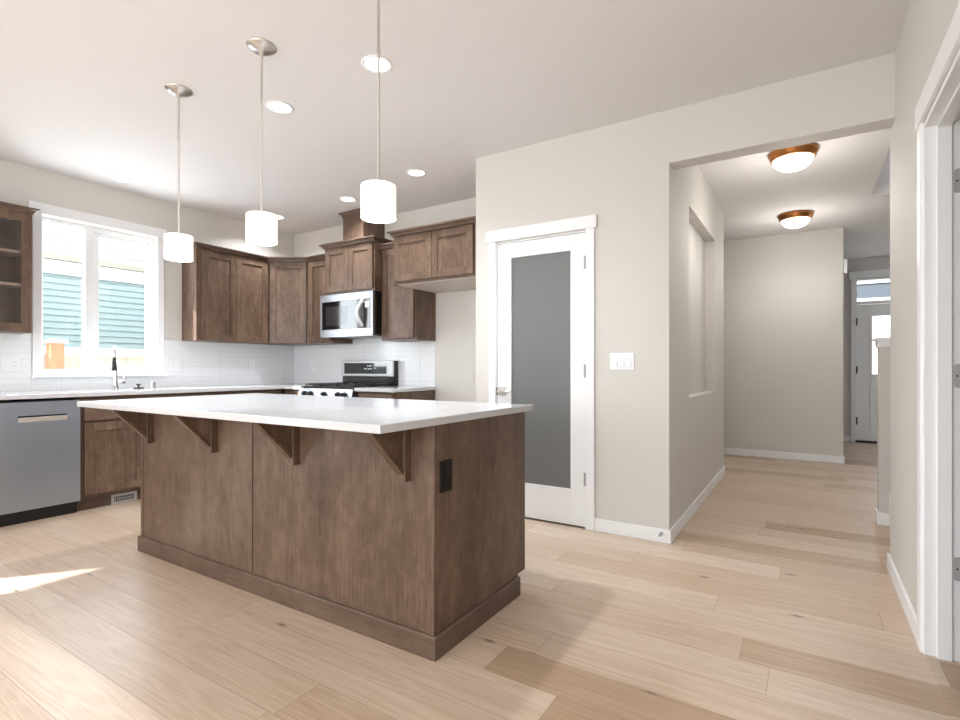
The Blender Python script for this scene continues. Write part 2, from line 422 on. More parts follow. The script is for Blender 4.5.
st(MB().box(.485, .53, 4.59, 4.617, 0, .23), 'trim_stair_skirt', 'trim_white', 'short white skirt board at the foot of the low wall', 'trim', .004)
st(MB().box(XR, .505, 1.75, 2.635, -.05, .004), 'trim_threshold', 'floor_oak', 'oak threshold strip in the right doorway', 'trim')

# tiled backsplash
TB = 1.385
st(MB().box(XL, XL + .009, .3, 1.642, .92, TB).box(XL, XL + .009, 1.642, 2.67, .92, 1.03).box(XL, XL + .009, 2.67, YR, .92, TB), 'wall_tile_sink', 'tile_y', 'white subway tile backsplash behind the sink', 'backsplash')
st(MB().box(XL + .009, -3.165, YR - .009, YR, .88, TB).box(-4.385, -3.605, YR - .009, YR, TB, 1.45), 'wall_tile_range', 'tile_x', 'white subway tile backsplash behind the range', 'backsplash')

# ------------------------------------------------------------------ kitchen window
W = thing('window_1', (-5.410, 2.17, 1.046), 'white two pane slider window above the kitchen sink', 'window', kind='structure')
MB().box(XL, XL + .016, 1.648, 1.709, 1.051, 2.371).box(XL, XL + .016, 2.607, 2.668, 1.051, 2.371).box(XL, XL + .021, 1.622, 2.690, 2.371, 2.460).build('window_casing', 'trim_white', W, .003)
MB().box(-5.460, XL, 1.7072, 2.6088, 1.047, 1.051).box(XL, XL + .05, 1.633, 2.702, 1.03, 1.051).build('window_sill', 'trim_white', W, .003)
y0, y1, z0, z1 = WIN
MB().frm('x', -5.450, -5.400, y0, y1, 1.052, z1, .035, .03, .045, .045).box(-5.435, -5.395, 2.04, 2.10, 1.097, z1 - .045).build('window_frame', 'vinyl_white', W, .003)
MB().frm('x', -5.455, -5.422, 2.1005, y1 - .0305, 1.0975, z1 - .0455, .057, .022, .035, .04).build('window_sash', 'vinyl_white', W, .003)
g = MB().box(-5.442, -5.438, y0 + .03, 2.045, z0 + .04, z1 - .04); g.build('window_pane', 'pane_glass', W)
g = MB().box(-5.442, -5.438, 2.15, 2.565, z0 + .08, z1 - .08); g.build('window_pane', 'pane_glass', W)

# ------------------------------------------------------------------ pantry door
D = thing('door_1', (-1.64, YP, 0), 'white pantry door with tall grey frosted glass', 'door', kind='structure')
c = MB().box(-2.061, -2.0, YP - .02, YP, 0, 2.062).box(-1.287, -1.226, YP - .02, YP, 0, 2.062).box(-2.085, -1.208, YP - .026, YP, 2.062, 2.149)
c.build('door_casing', 'trim_white', D, .003)
c = MB().box(-2.0, -1.994, YP - .012, YP + .12, 0, 2.044).box(-1.291, -1.285, YP - .012, YP + .12, 0, 2.044).box(-2.0, -1.285, YP - .012, YP + .12, 2.044, 2.05)
c.build('door_jamb', 'trim_white', D)
sx0, sx1, sz0, sz1 = -1.991, -1.294, .014, 2.041; gx0, gx1, gz0, gz1 = -1.872, -1.402, .262, 1.930
s = MB().box(sx0, gx0, YP - .006, YP + .03, sz0, sz1).box(gx1, sx1, YP - .006, YP + .03, sz0, sz1).box(gx0, gx1, YP - .006, YP + .03, sz0, gz0).box(gx0, gx1, YP - .006, YP + .03, gz1, sz1)
slab = s.build('door_slab', 'trim_white', D, .002)
MB().box(gx0 - .005, gx1 + .005, YP + .008, YP + .016, gz0 - .005, gz1 + .005).build('glass_panel', 'frosted_glass', D, label='grey frosted glass')
h = MB().box(-1.978, -1.915, YP - .015, YP - .004, .90, .965)
h.cyl((-1.952, YP - .05, .932), .011, .04, 20, 'y')
h.tube([(-1.965, YP - .052, .932), (-1.92, YP - .053, .932), (-1.87, YP - .05, .931), (-1.85, YP - .045, .93)], [.009, .009, .008, .007])
h.build('door_lever', 'nickel', D, .001, 'brushed metal lever on a square plate')
for z in (1.832, 1.088, .345):
    MB().box(-1.297, -1.284, YP - .02, YP - .004, z - .043, z + .043).cyl((-1.2925, YP - .022, z - .045), .006, .09, 14).build('hinge', 'hinge_metal', D)
MB().box(-1.9955, -1.990, YP - .016, YP - .004, .905, .96).build('strike_plate', 'black_iron', D)

# ------------------------------------------------------------------ right doorway jamb with hinges
D = thing('door_2', (.44, 2.6, 0), 'white cased doorway on the right with three empty hinge leaves', 'door', kind='structure')
c = MB()
for ya, yb in ((2.632, 2.696), (1.69, 1.752)):
    c.box(XR - .014, XR, ya, yb, 0, 2.062)
c.box(XR - .018, XR, 1.67, 2.718, 2.062, 2.155)
c.build('door_casing', 'trim_white', D, .003)
c = MB().frm('x', XR - .004, .509, 1.75, 2.635, 0, 2.055, .02, .02, 0, .02)
c.frm('x', .418, .462, 1.77, 2.615, 0, 2.035, .012, .012, 0, .012)
c.build('door_jamb', 'trim_white', D, .002)
for z in (1.812, 1.078, .352):
    q = []; zz = .045; x0, x1 = .468, .507
    for cx_, cz_, a0 in ((x0 + .01, z + zz - .01, 90), (x0 + .01, z - zz + .01, 180)):
        for k in range(7): t_ = math.radians(a0 + 15 * k); q.append((cx_ + .01 * math.cos(t_), 2.6125, cz_ + .01 * math.sin(t_)))
    q += [(x1, 2.6125, z - zz), (x1, 2.6125, z + zz)]
    hg = MB().prism(q, (0, .0035, 0)).build('hinge', 'hinge_metal', D, label='grey metal hinge leaf')
    for dx, dz in ((.009, 0), (.02, .028), (.02, -.028)): MB().cyl((x0 + dx, 2.6125, z + dz), .0035, .0015, 12, '-y').build('screw', 'black_iron', hg)

# ------------------------------------------------------------------ front door with transom
D = thing('door_3', (1.07, 9.6, 0), 'white front door with glass and transom at the hall end', 'door', kind='structure')
MB().box(.553, DRX + .005, 9.578, 9.6, 0, 2.44).box(1.525, 1.59, 9.578, 9.6, 0, 2.44).box(.53, 1.61, 9.572, 9.6, 2.44, 2.55).build('door_casing', 'trim_white', D, .003)
MB().frm('y', 9.585, 9.72, DRX, 1.53, .028, 2.43, .02, .02, 0, .02).box(DRX + .02, 1.51, 9.585, 9.72, 2.055, 2.10).build('door_frame', 'trim_white', D)
MB().box(DRX + .02, 1.51, 9.66, 9.665, 2.10, 2.41).build('transom_pane', 'pane_glass', D)
x0, x1 = DRX + .02, 1.51
s = MB().frm('y', 9.60, 9.645, x0, x1, .03, 2.05, .17, .17, .97, .165)
s.frm('y', 9.592, 9.6, x0 + .15, x1 - .15, .985, 1.9, .035, .035, .035, .03).frm('y', 9.594, 9.6, x0 + .16, x1 - .16, .2, .845, .015, .015, .015, .015)
s.build('door_slab', 'trim_white', D, .002)
MB().box(x0 + .17, x1 - .17, 9.62, 9.625, 1.0, 1.885).build('door_pane', 'pane_glass', D)
for z in (1.80, 1.08, .32): MB().box(x0 - .012, x0 + .006, 9.575, 9.599, z - .055, z + .055).build('hinge', 'black_iron', D)
MB().box(DRX, 1.53, 9.56, 9.72, 0, .028).build('door_threshold', 'black_iron', D)

# ------------------------------------------------------------------ cabinet helpers
def frame_basis(face):
    """face: ('x', plane, ...) cabinets looking to +X ; ('y', plane) looking to -Y"""
    pass
def shaker(parent, o, u, n, wdt, z0, z1, name='door', rail=.064, th=.02, glass=False, flat=False):
    """a shaker front: o = lower corner (x, y), u = unit xy along width, n = outward unit xy"""
    U = Vector((u[0], u[1], 0)); N = Vector((n[0], n[1], 0)); O = Vector((o[0], o[1], z0)); H = z1 - z0; Z = Vector((0, 0, 1))
    m_ = MB()
    if flat:
        m_.obox(O, U * wdt, N * th, Z * H); return m_.build(name, 'wood_flat', parent, .002)
    m_.obox(O, U * rail, N * th, Z * H); m_.obox(O + U * (wdt - rail), U * rail, N * th, Z * H)
    m_.obox(O + U * rail, U * (wdt - 2 * rail), N * th, Z * rail); m_.obox(O + U * rail + Z * (H - rail), U * (wdt - 2 * rail), N * th, Z * rail)
    d = m_.build(name, 'wood', parent, .0018)
    p = MB()
    if glass: p.obox(O + U * (rail - .004) + Z * (rail - .004) + N * .006, U * (wdt - 2 * rail + .008), N * .004, Z * (H - 2 * rail + .008)); p.build('glass_pane', 'pane_glass', d)
    else: p.obox(O + U * (rail - .004) + Z * (rail - .004) + N * .002, U * (wdt - 2 * rail + .008), N * .009, Z * (H - 2 * rail + .008)); p.build('door_panel', 'wood', d)
    return d
CROWN = lambda zb, zt: [(-.012, zb), (.006, zb), (.008, zb + .3 * (zt - zb)), (.022, zb + .62 * (zt - zb)), (.034, zb + .72 * (zt - zb)), (.036, zt), (-.012, zt)]
BOT, TOP, CT = 1.38, 2.292, 2.332
XF = -5.05   # front plane of the left wall uppers (door faces)
YF = 3.87    # front plane of the range wall uppers

# glass-front upper at the far left
C_ = thing('glass_wall_cabinet', (-5.2, 1.18, BOT), 'brown wall cabinet with glass door left of the window', 'cabinet')
m = MB().box(XL, XF - .02, .80, .818, BOT, TOP).box(XL, XF - .02, 1.547, 1.565, BOT, TOP).box(XL, XF - .02, .80, 1.565, BOT, BOT + .018).box(XL, XF - .02, .80, 1.565, TOP - .018, TOP).box(XL, XL + .008, .80, 1.565, BOT, TOP)
m.build('body', 'wood', C_)
for z in (1.735, 1.985): MB().box(XL + .008, XF - .05, .818, 1.547, z, z + .02).build('shelf', 'cab_inside', C_)
shaker(C_, (XF - .02, .803), (0, 1), (1, 0), .378, BOT + .003, TOP - .003, glass=True)
shaker(C_, (XF - .02, 1.184), (0, 1), (1, 0), .378, BOT + .003, TOP - .003, glass=True)
MB().sweep([(XL, .80), (XF, .80), (XF, 1.565), (XL, 1.565)][1:][::-1] if 0 else [(XF, .80), (XF, 1.565), (XL, 1.565)], CROWN(TOP - .004, CT)).build('crown_moulding', 'wood_flat', C_)

# two door upper right of the window
Y0, Y1 = 2.845, 3.648
C_ = thing('two_door_wall_cabinet', (-5.2, 3.24, BOT), 'brown two door wall cabinet right of the window', 'cabinet')
MB().box(XL, XF - .02, Y0, Y1, BOT, TOP).build('body', 'wood', C_)
shaker(C_, (XF - .02, Y0 + .042), (0, 1), (1, 0), .372, BOT + .004, TOP - .012); shaker(C_, (XF - .02, Y0 + .417), (0, 1), (1, 0), .370, BOT + .004, TOP - .012)
MB().sweep([(XL, Y0), (XF - .004, Y0), (XF - .004, Y1 + .0)][::-1] if 0 else [(XF - .004, Y1), (XF - .004, Y0), (XL, Y0)], [(-r, z) for r, z in CROWN(TOP - .004, CT)]).build('crown_moulding', 'wood_flat', C_)

# diagonal corner upper
A_, B_ = Vector((XF - .02, Y1)), Vector((-4.685, YF + .02)); dv = (B_ - A_); L_ = dv.length; du = dv / L_; dn = Vector((du.y, -du.x))
C_ = thing('corner_wall_cabinet', (-5.1, 3.95, BOT), 'brown single door wall cabinet set diagonally in the corner', 'cabinet')
MB().prism([(XL, Y1, BOT), (A_.x, A_.y, BOT), (B_.x, B_.y, BOT), (B_.x, YR, BOT), (XL, YR, BOT)], (0, 0, TOP - BOT)).build('body', 'wood', C_)
shaker(C_, (A_ + du * .03), du, dn, L_ - .055, BOT + .004, TOP - .012)
MB().sweep([tuple(A_ + dn * .018 - du * .0), tuple(B_ + dn * .018)], CROWN(TOP - .004, CT)).build('crown_moulding', 'wood_flat', C_)

def upper_y(name, x0, x1, yf, zb, zt, ct, label, doors, crown=None, xd=None):
    C_ = thing(name, ((x0 + x1) / 2, (yf + YR) / 2, zb), label, 'cabinet')
    MB().box(x0, x1, yf + .02, YR, zb, zt).build('body', 'wood', C_)
    wd = ((xd or x1) - x0 - .036 - .004 * (doors - 1)) / doors
    for k in range(doors): shaker(C_, (x0 + .018 + k * (wd + .004), yf + .02), (1, 0), (0, -1), wd, zb + .022, zt - .012)
    if crown: MB().sweep(crown, CROWN(zt - .004, ct)).build('crown_moulding', 'wood_flat', C_)
    return C_
NX0, NX1 = -4.685, -4.318; MX1 = -3.605; MX0 = -4.318
upper_y('narrow_wall_cabinet', NX0, NX1, YF, BOT, TOP, CT, 'narrow brown wall cabinet left of the microwave', 1, crown=[(NX0, YF), (NX1, YF)])
MY = 3.775
mwc = upper_y('microwave_wall_cabinet', MX0, MX1, MY, 1.875, 2.362, 2.402, 'raised brown two door cabinet directly above the microwave', 2, crown=[(MX0, YR), (MX0, MY), (MX1, MY), (MX1, YR)])
upper_y('single_wall_cabinet', MX1, -3.165, YF, BOT, TOP, CT, 'tall single door brown wall cabinet right of the microwave', 1, crown=[(MX1, YF), (-3.165, YF), (-3.165, YR)])
frc = upper_y('fridge_wall_cabinet', -3.185, -2.19, 3.576, 1.862, TOP + .005, CT + .005, 'wide deep brown cabinet over the empty fridge space', 2, crown=[(-3.185, YF - .05), (-3.185, 3.576), (-2.19, 3.576)], xd=-2.30)
MB().box(-3.15, -2.2, 3.61, YR - .002, 1.856, 1.862).build('bottom_panel', 'melamine', frc, label='pale underside panel')
C_ = thing('duct_cover', (-3.995, 4.05, 2.40), 'narrow brown box rising to the ceiling above the microwave cabinet', 'duct cover')
MB().box(-4.14, -3.85, 3.88, YR, 2.402, 2.70).build('body', 'wood', C_)
MB().sweep([(-4.14, YR), (-4.14, 3.88), (-3.85, 3.88), (-3.85, YR)], CROWN(2.688, 2.735)).build('crown_moulding', 'wood_flat', C_)

# ------------------------------------------------------------------ base cabinets and worktops
CB, CTP = .888, .92
BX = -4.70  # door face plane of left base run
def base_x(name, y0, y1, label, fronts):
    C_ = thing(name, (-5.05, (y0 + y1) / 2, 0), label, 'cabinet')
    MB().box(XL + .03, BX - .02, y0, y1, .10, CB).build('body', 'wood', C_)
    MB().box(XL + .03, BX - .075, y0, y1, 0, .10).build('toe_kick', 'wood_flat', C_)
    wd = (y1 - y0 - .05 - .006 * (fronts - 1)) / fronts
    for k in range(fronts):
        yy = y0 + .025 + k * (wd + .006)
        shaker(C_, (BX - .02, yy), (0, 1), (1, 0), wd, .70, .865, 'drawer_front', flat=True)
        shaker(C_, (BX - .02, yy), (0, 1), (1, 0), wd, .125, .682)
    return C_
base_x('base_cabinet', .45, 1.135, 'brown base cabinet left of the dishwasher', 1)
base_x('sink_base_cabinet', 1.75, 2.67, 'brown sink base cabinet right of the dishwasher', 2)
base_x('blind_base_cabinet', 2.67, 3.57, 'brown base cabinet between sink and corner', 1)
def base_y(name, x0, x1, yf, label, fronts=1):
    C_ = thing(name, ((x0 + x1) / 2, 3.9, 0), label, 'cabinet')
    MB().box(x0, x1, yf + .02, YR - .009, .10, CB).build('body', 'wood', C_)
    MB().box(x0, x1, yf + .075, YR - .009, 0, .10).build('toe_kick', 'wood_flat', C_)
    shaker(C_, (x0 + .02, yf + .02), (1, 0), (0, -1), x1 - x0 - .04, .70, .865, 'drawer_front', flat=True)
    shaker(C_, (x0 + .02, yf + .02), (1, 0), (0, -1), x1 - x0 - .04, .125, .682)
base_y('corner_base_cabinet', BX, -4.41, 3.57, 'brown corner base cabinet left of the range')
base_y('narrow_base_cabinet', -3.63, -3.165, 3.57, 'brown base cabinet between the range and fridge space')
m = MB().prism([(XL, .45, CB), (BX + .025, .45, CB), (BX + .025, 3.545, CB), (-4.405, 3.545, CB), (-4.405, YR - .009, CB), (XL, YR - .009, CB)], (0, 0, CTP - CB))
tag(m.build('sink_countertop', 'quartz', None, .003), 'white quartz countertop along the sink wall under the window', 'countertop')
tag(MB().box(-3.632, -3.15, 3.545, YR - .009, CB, CTP).build('range_countertop', 'quartz', None, .003), 'short white quartz countertop right of the range', 'countertop')
# register in the toe kick
V = thing('toe_kick_register', (BX - .072, 2.085, 0), 'small metal air register in the toe kick beneath the sink cabinet', 'vent')
MB().box(BX - .0745, BX - .068, 1.985, 2.175, .002, .08).build('frame', 'hinge_metal', V, .002)
MB().box(BX - .068, BX - .0665, 2.005, 2.155, .02, .06).build('opening', 'black_plastic', V)
m = MB()
for k in range(10): y = 2.011 + k * .0155; m.box(BX - .0668, BX - .065, y, y + .004, .02, .06)
m.box(BX - .0668, BX - .0645, 2.005, 2.155, .038, .042); m.build('grille', 'hinge_metal', V)

# ------------------------------------------------------------------ dishwasher
DW = thing('dishwasher', (-5.0, 1.47, 0), 'stainless steel dishwasher left of the sink cabinet', 'dishwasher')
y0, y1 = 1.142, 1.742
MB().box(XL + .03, BX - .02, y0, y1, .09, .872).build('tub', 'black_plastic', DW)
PZ0, PZ1 = .722, .768; HY0, HY1 = 1.372, 1.662
m = MB().box(BX - .018, BX + .012, y0, y1, .098, PZ0).box(BX - .018, BX + .012, y0, y1, PZ1, .865).box(BX - .018, BX + .012, y0, HY0, PZ0, PZ1).box(BX - .018, BX + .012, HY1, y1, PZ0, PZ1)
dr = m.build('door', 'stainless_dw', DW, label='brushed stainless front')
MB().box(BX - .016, BX - .012, HY0, HY1, PZ0, PZ1).build('handle_pocket', 'dark_glass', dr)
MB().box(BX - .012, BX + .014, HY0, HY1, PZ0, PZ1 - .012).build('pocket_handle', 'stem_nickel', dr, .002, 'polished recessed bar handle')
MB().box(BX + .012, BX + .0135, 1.205, 1.27, .79, .807).build('badge', 'nickel', dr)
MB().box(BX - .1, BX - .05, y0, y1, 0, .095).build('toe_kick', 'black_plastic', DW, label='black toe panel')

# ------------------------------------------------------------------ faucet, stopper, air gap
FX, FY = -5.2, 2.196
Fa = thing('faucet', (FX, FY, CTP), 'tall chrome pull down faucet in front of the window', 'faucet')
MB().lathe((FX, FY, CTP), [(0, 0), (.027, 0), (.027, .006), (.022, .012), (.0195, .05), (.0165, .12), (.0115, .24)], 28).build('body', 'chrome', Fa)
fd = Vector((.9, -.44, 0)).normalized(); F0 = Vector((FX, FY, CTP)); pts = [F0 + Vector((0, 0, .2))]
for k in range(13):
    t_ = math.pi * k / 12; pts.append(F0 + fd * (.075 - .075 * math.cos(t_)) + Vector((0, 0, .27 + .10 * math.sin(t_))))
MB().tube(pts, .0115).build('spout', 'chrome', Fa)
hd = F0 + fd * .15
MB().lathe((hd.x, hd.y, CTP + .165), [(0, 0), (.019, 0), (.02, .02), (.016, .07), (.012, .112), (0, .112)], 24).build('spray_head', 'black_iron', Fa, label='dark spray head')
MB().tube([(FX, FY, CTP + .055), (FX, FY + .075, CTP + .06)], .012).tube([(FX, FY + .066, CTP + .06), (FX + .004, FY + .07, CTP + .12)], [.007, .005]).build('handle', 'chrome', Fa)
P_ = thing('sink_stopper', (-5.18, 2.375, CTP), 'black sink stopper on the counter right of the faucet', 'sink stopper')
MB().lathe((-5.18, 2.375, CTP), [(0, 0), (.042, 0), (.044, .006), (.04, .011), (.012, .013)], 28).build('disc', 'black_plastic', P_)
MB().lathe((-5.18, 2.375, CTP + .012), [(.007, 0), (.008, .016), (.019, .022), (.019, .03), (0, .033)], 24).build('knob', 'black_plastic', P_)
P_ = thing('air_gap', (-5.2, 2.51, CTP), 'small chrome air gap cap by the window end of sink', 'air gap')
MB().lathe((-5.2, 2.51, CTP), [(0, 0), (.026, 0), (.026, .004), (.02, .006), (.02, .05), (.017, .057), (0, .06)], 24).build('cap', 'chrome', P_)

# ------------------------------------------------------------------ range
RX0, RX1, RYF = -4.40, -3.64, 3.545
R = thing('gas_range', ((RX0 + RX1) / 2, 3.87, 0), 'stainless gas range with knobs and raised back panel', 'range')
MB().box(RX0, RX1, RYF + .03, YR - .02, .06, .905).build('body', 'stainless', R)
MB().box(RX0 + .02, RX1 - .02, RYF + .07, YR - .05, 0, .07).build('base', 'black_plastic', R)
MB().box(RX0, RX1, RYF + .0, 4.10, .905, .925).build('cooktop', 'black_iron', R, .003)
cp = MB().prism([(RX0, RYF + .03, .80), (RX0, RYF - .035, .80), (RX0, RYF - .01, .905), (RX0, RYF + .03, .905)], (RX1 - RX0, 0, 0)).build('control_panel', 'stainless', R, .002)
for k, fx in enumerate((.13, .24, .5, .76, .87)):
    kx = RX0 + fx * (RX1 - RX0)
    MB().lathe((kx, RYF - .026, .855), [(.024, 0), (.024, .008), (.02, .012), (.018, .032), (.015, .035), (0, .035)], 24, '-y').build('knob', 'black_iron', cp)
od = MB().box(RX0 + .005, RX1 - .005, RYF - .02, RYF + .03, .25, .79).build('oven_door', 'stainless', R, .004)
MB().box(RX0 + .12, RX1 - .12, RYF - .024, RYF - .019, .36, .66).build('oven_window', 'black_glass', od)
MB().tube([(RX0 + .06, RYF - .06, .735), (RX1 - .06, RYF - .06, .735)], .012).box(RX0 + .08, RX0 + .1, RYF - .06, RYF - .015, .727, .743).box(RX1 - .1, RX1 - .08, RYF - .06, RYF - .015, .727, .743).build('oven_handle', 'stainless', od)
MB().box(RX0 + .005, RX1 - .005, RYF - .018, RYF + .03, .075, .24).build('drawer', 'stainless', R, .004)
for k in range(3):
    gx = RX0 + .02 + k * .242; g = MB(); gw = .236
    for y in (RYF + .04, RYF + .52): g.box(gx, gx + gw, y, y + .014, .932, .95)
    for x in (gx, gx + gw / 2 - .007, gx + gw - .014): g.box(x, x + .014, RYF + .04, RYF + .534, .932, .95)
    for y in (RYF + .16, RYF + .28, RYF + .40): g.box(gx, gx + gw, y, y + .012, .936, .95)
    for x in (gx, gx + gw - .014):
        for y in (RYF + .04, RYF + .52): g.box(x, x + .014, y, y + .014, .925, .94)
    g.build('grate', 'black_iron', R, .002)
for bx, by in ((.18, .17), (.82, .17), (.18, .41), (.82, .41), (.5, .29)):
    MB().lathe((RX0 + bx * .76, RYF + by, .925), [(.045, 0), (.045, .004), (.032, .006), (.032, .012), (0, .013)], 24).build('burner', 'black_iron', R)
bgy = 4.105
bk = MB().box(RX0 + .004, RX1 - .004, bgy + .012, YR - .012, .925, 1.185).build('backguard', 'black_iron', R, .006, 'raised back panel')
MB().box(RX0 + .01, RX1 - .01, bgy + .004, bgy + .014, .93, 1.012).build('vent_strip', 'dark_glass', bk)
MB().box(RX0, RX1, bgy - .012, bgy + .016, 1.018, 1.19).build('display_frame', 'satin_silver', bk, .008)
ds = MB().box(RX0 + .055, RX1 - .085, bgy - .0145, bgy - .011, 1.046, 1.162).build('display', 'black_glass', bk)
m = MB()
for dx, dz, ww in ((.40, .095, .018), (.425, .095, .012), (.445, .095, .018), (.36, .065, .03), (.41, .062, .02), (.44, .065, .025), (.50, .10, .012), (.52, .10, .012), (.50, .07, .012), (.52, .07, .012)):
    MB().box(RX0 + dx, RX0 + dx + ww, bgy - .0152, bgy - .0144, 1.03 + dz, 1.03 + dz + .012).build('symbol', 'display_white', bk)

# ------------------------------------------------------------------ microwave
MW0, MW1, MWY = -4.362, -3.605, 3.765
Mi = thing('microwave', ((MW0 + MW1) / 2, 3.98, 1.44), 'stainless over the range microwave with bowed handle', 'microwave')
mz0, mz1 = 1.432, 1.87
MB().box(MW0 + .003, MW1 - .003, MWY + .035, YR - .012, mz0 + .012, mz1).build('body', 'black_plastic', Mi, label='black casing')
MB().box(MW0 + .003, MW1 - .003, MWY + .004, YR - .02, mz0 - .004, mz0 + .014).build('underside_vent', 'stainless', Mi)
xs = MW0 + .60 * .78
f = MB().frm('y', MWY, MWY + .035, MW0, MW1, mz0 + .012, mz1, .03, .03, .063, .075)
f.build('front_frame', 'stainless', Mi, .003)
dd = MB().box(MW0 + .03, MW0 + .555, MWY + .003, MWY + .034, mz0 + .075, mz1 - .075).build('door', 'black_glass', Mi, label='dark glass door')
MB().box(MW0 + .085, MW0 + .40, MWY + .0022, MWY + .0034, mz0 + .115, mz1 - .125).build('door_screen', 'dark_glass', dd)
pts = []
for k in range(15):
    s_ = k / 14; pts.append((MW0 + .628 - .03 * math.sin(math.pi * s_), MWY - .006 - .05 * math.sin(math.pi * s_), mz0 + .085 + s_ * (mz1 - mz0 - .17)))
MB().tube(pts, .02).build('handle', 'satin_silver', dd)
cpn = MB().box(MW0 + .557, MW1 - .03, MWY + .003, MWY + .034, mz0 + .075, mz1 - .075).build('control_panel', 'dark_glass', Mi)
MB().box(MW1 - .11, MW1 - .05, MWY + .001, MWY + .003, mz1 - .16, mz1 - .10).build('sticker', 'display_white', cpn, label='small white sticker')

# ------------------------------------------------------------------ island
I = thing('kitchen_island', (-2.31, 1.96, 0), 'brown wood kitchen island with panelled front and brackets', 'kitchen island')
IX0, IX1, IY0, IY1 = -3.427, -1.20, 1.585, 2.335
MB().box(IX0 + .02, IX1 - .02, IY0 + .02, IY1 - .075, .0, .10).box(IX0 + .012, IX1 - .018, IY0 + .018, IY1 - .0, .10, CB + .002).build('body', 'cab_dark', I)
MB().box(IX0 + .03, -2.329, IY0, IY0 + .02, .08, CB + .002).build('front_panel', 'wood', I, .0015)
MB().box(-2.322, IX1 - .034, IY0, IY0 + .02, .08, CB + .002).build('front_panel', 'wood', I, .0015)
MB().box(IX0, IX0 + .027, IY0 - .002, IY0 + .02, .08, CB + .002).build('corner_strip', 'wood', I, .002)
MB().box(IX1 - .032, IX1 + .001, IY0 - .003, IY0 + .02, .08, CB + .002).build('corner_strip', 'wood', I, .002)
MB().prism([(IX1 - .018, IY0 + .02, 0), (IX1 - .018, IY1 - .075, 0), (IX1 - .018, IY1 - .075, .10), (IX1 - .018, IY1, .10), (IX1 - .018, IY1, CB + .002), (IX1 - .018, IY0 + .02, CB + .002)], (.018, 0, 0)).build('end_panel', 'wood', I, .0015)
MB().prism([(IX0, IY0 + .02, 0), (IX0, IY1 - .075, 0), (IX0, IY1 - .075, .10), (IX0, IY1, .10), (IX0, IY1, CB + .002), (IX0, IY0 + .02, CB + .002)], (.018, 0, 0)).build('end_panel', 'wood', I, .0015)
MB().sweep([(IX0 - .0, IY1 - .075), (IX0, IY0), (IX1, IY0), (IX1, IY1 - .075)], [(-.002, 0), (.013, 0), (.013, .084), (.009, .09), (-.002, .09)]).build('base_moulding', 'wood_flat', I)
def bracket(xr):
    b = MB(); xl = xr - .042
    b.box(xl, xr, IY0 - .036, IY0 + .001, .666, CB + .002)
    p = b.build('bracket', 'wood', I, .002)
    g = MB(); zt = CB + .002
    g.prism([(xl + .008, IY0 - .036, .714), (xl + .008, IY0 - .036, zt), (xl + .008, IY0 - .212, zt), (xl + .008, IY0 - .212, zt - .012)], (.022, 0, 0)); g.build('gusset', 'wood', p)
    s_ = MB(); s_.prism([(xl + .001, IY0 - .036, .694), (xl + .001, IY0 - .036, .716), (xl + .001, IY0 - .208, zt), (xl + .001, IY0 - .230, zt)], (.034, 0, 0)); s_.build('brace', 'wood', p, .001)
for xr in (-1.315, -1.972, -2.62, -3.273): bracket(xr)
o_ = MB().box(IX1, IX1 + .006, 1.618, 1.694, .624, .748).build('outlet', 'outlet_brown', I, .002, 'dark brown power outlet')
for z in (.652, .697): MB().box(IX1 + .006, IX1 + .0085, 1.637, 1.675, z, z + .032).build('socket', 'outlet_brown', o_, .002)
tag(MB().box(-3.47, -1.185, 1.272, 2.40, CB + .003, CTP + .001).build('island_countertop', 'quartz', None, .003), 'large white quartz slab on the kitchen island', 'countertop')

# ------------------------------------------------------------------ switches and outlets
def plate(name, c, face, gangs, kinds, label, cat, rocker='plate_white'):
    """face 'x': on a wall looking +X, 'y': looking -Y, '-x': looking -X"""
    wdt = .07 + .046 * (gangs - 1); hh = .057; th = .006
    cx, cy, cz = c
    T = thing(name, c, label, cat)
    def bx(mb, a0, a1, z0, z1, d0, d1):
        if face == 'x': mb.box(cx + d0, cx + d1, cy + a0, cy + a1, cz + z0, cz + z1)
        elif face == '-x': mb.box(cx - d1, cx - d0, cy + a0, cy + a1, cz + z0, cz + z1)
        else: mb.box(cx + a0, cx + a1, cy - d1, cy - d0, cz + z0, cz + z1)
    m_ = MB(); bx(m_, -wdt / 2, wdt / 2, -hh, hh, 0, th); m_.build('faceplate', 'plate_white', T, .002)
    for k in range(gangs):
        a = (k - (gangs - 1) / 2) * .046
        m_ = MB()
        if kinds[k] == 's':
            bx(m_, a - .016, a + .016, -.033, .033, th, th + .003); bx(m_, a - .016, a + .016, -.033, 0, th, th + .006); m_.build('rocker', 'plate_white', T, .001)
        else:
            bx(m_, a - .016, a + .016, -.033, .033, th, th + .002); rc = m_.build('receptacle', 'plate_white', T, .001)
            for zz in (-.018, .012):
                m2 = MB(); bx(m2, a - .007, a - .005, zz, zz + .009, th + .002, th + .0026); bx(m2, a + .005, a + .007, zz, zz + .008, th + .002, th + .0026); m2.build('socket_slots', 'black_plastic', rc)
    return T
plate('light_switch', (-1.04, YP, 1.152), 'y', 3, 'sss', 'white three rocker switch plate right of the pantry door', 'light switch')
plate('switch_and_outlet', (XL + .009, 1.514, 1.14), 'x', 2, 'so', 'white two gang plate on tile left of the window', 'outlet')
plate('switch_and_outlet', (XL + .009, 2.77, 1.145), 'x', 2, 'ss', 'white two gang plate on tile just right of the window', 'outlet')
plate('wall_outlet', (XL + .009, 3.615, 1.145), 'x', 1, 'o', 'white single outlet on sink wall tile near the corner', 'outlet')
plate('wall_outlet', (-4.97, YR - .009, 1.13), 'y', 1, 'o', 'white single outlet on range wall tile left of the range', 'outlet')
plate('wall_outlet', (-3.40, YR - .009, 1.14), 'y', 1, 'o', 'white single outlet on tile right of the range', 'outlet')
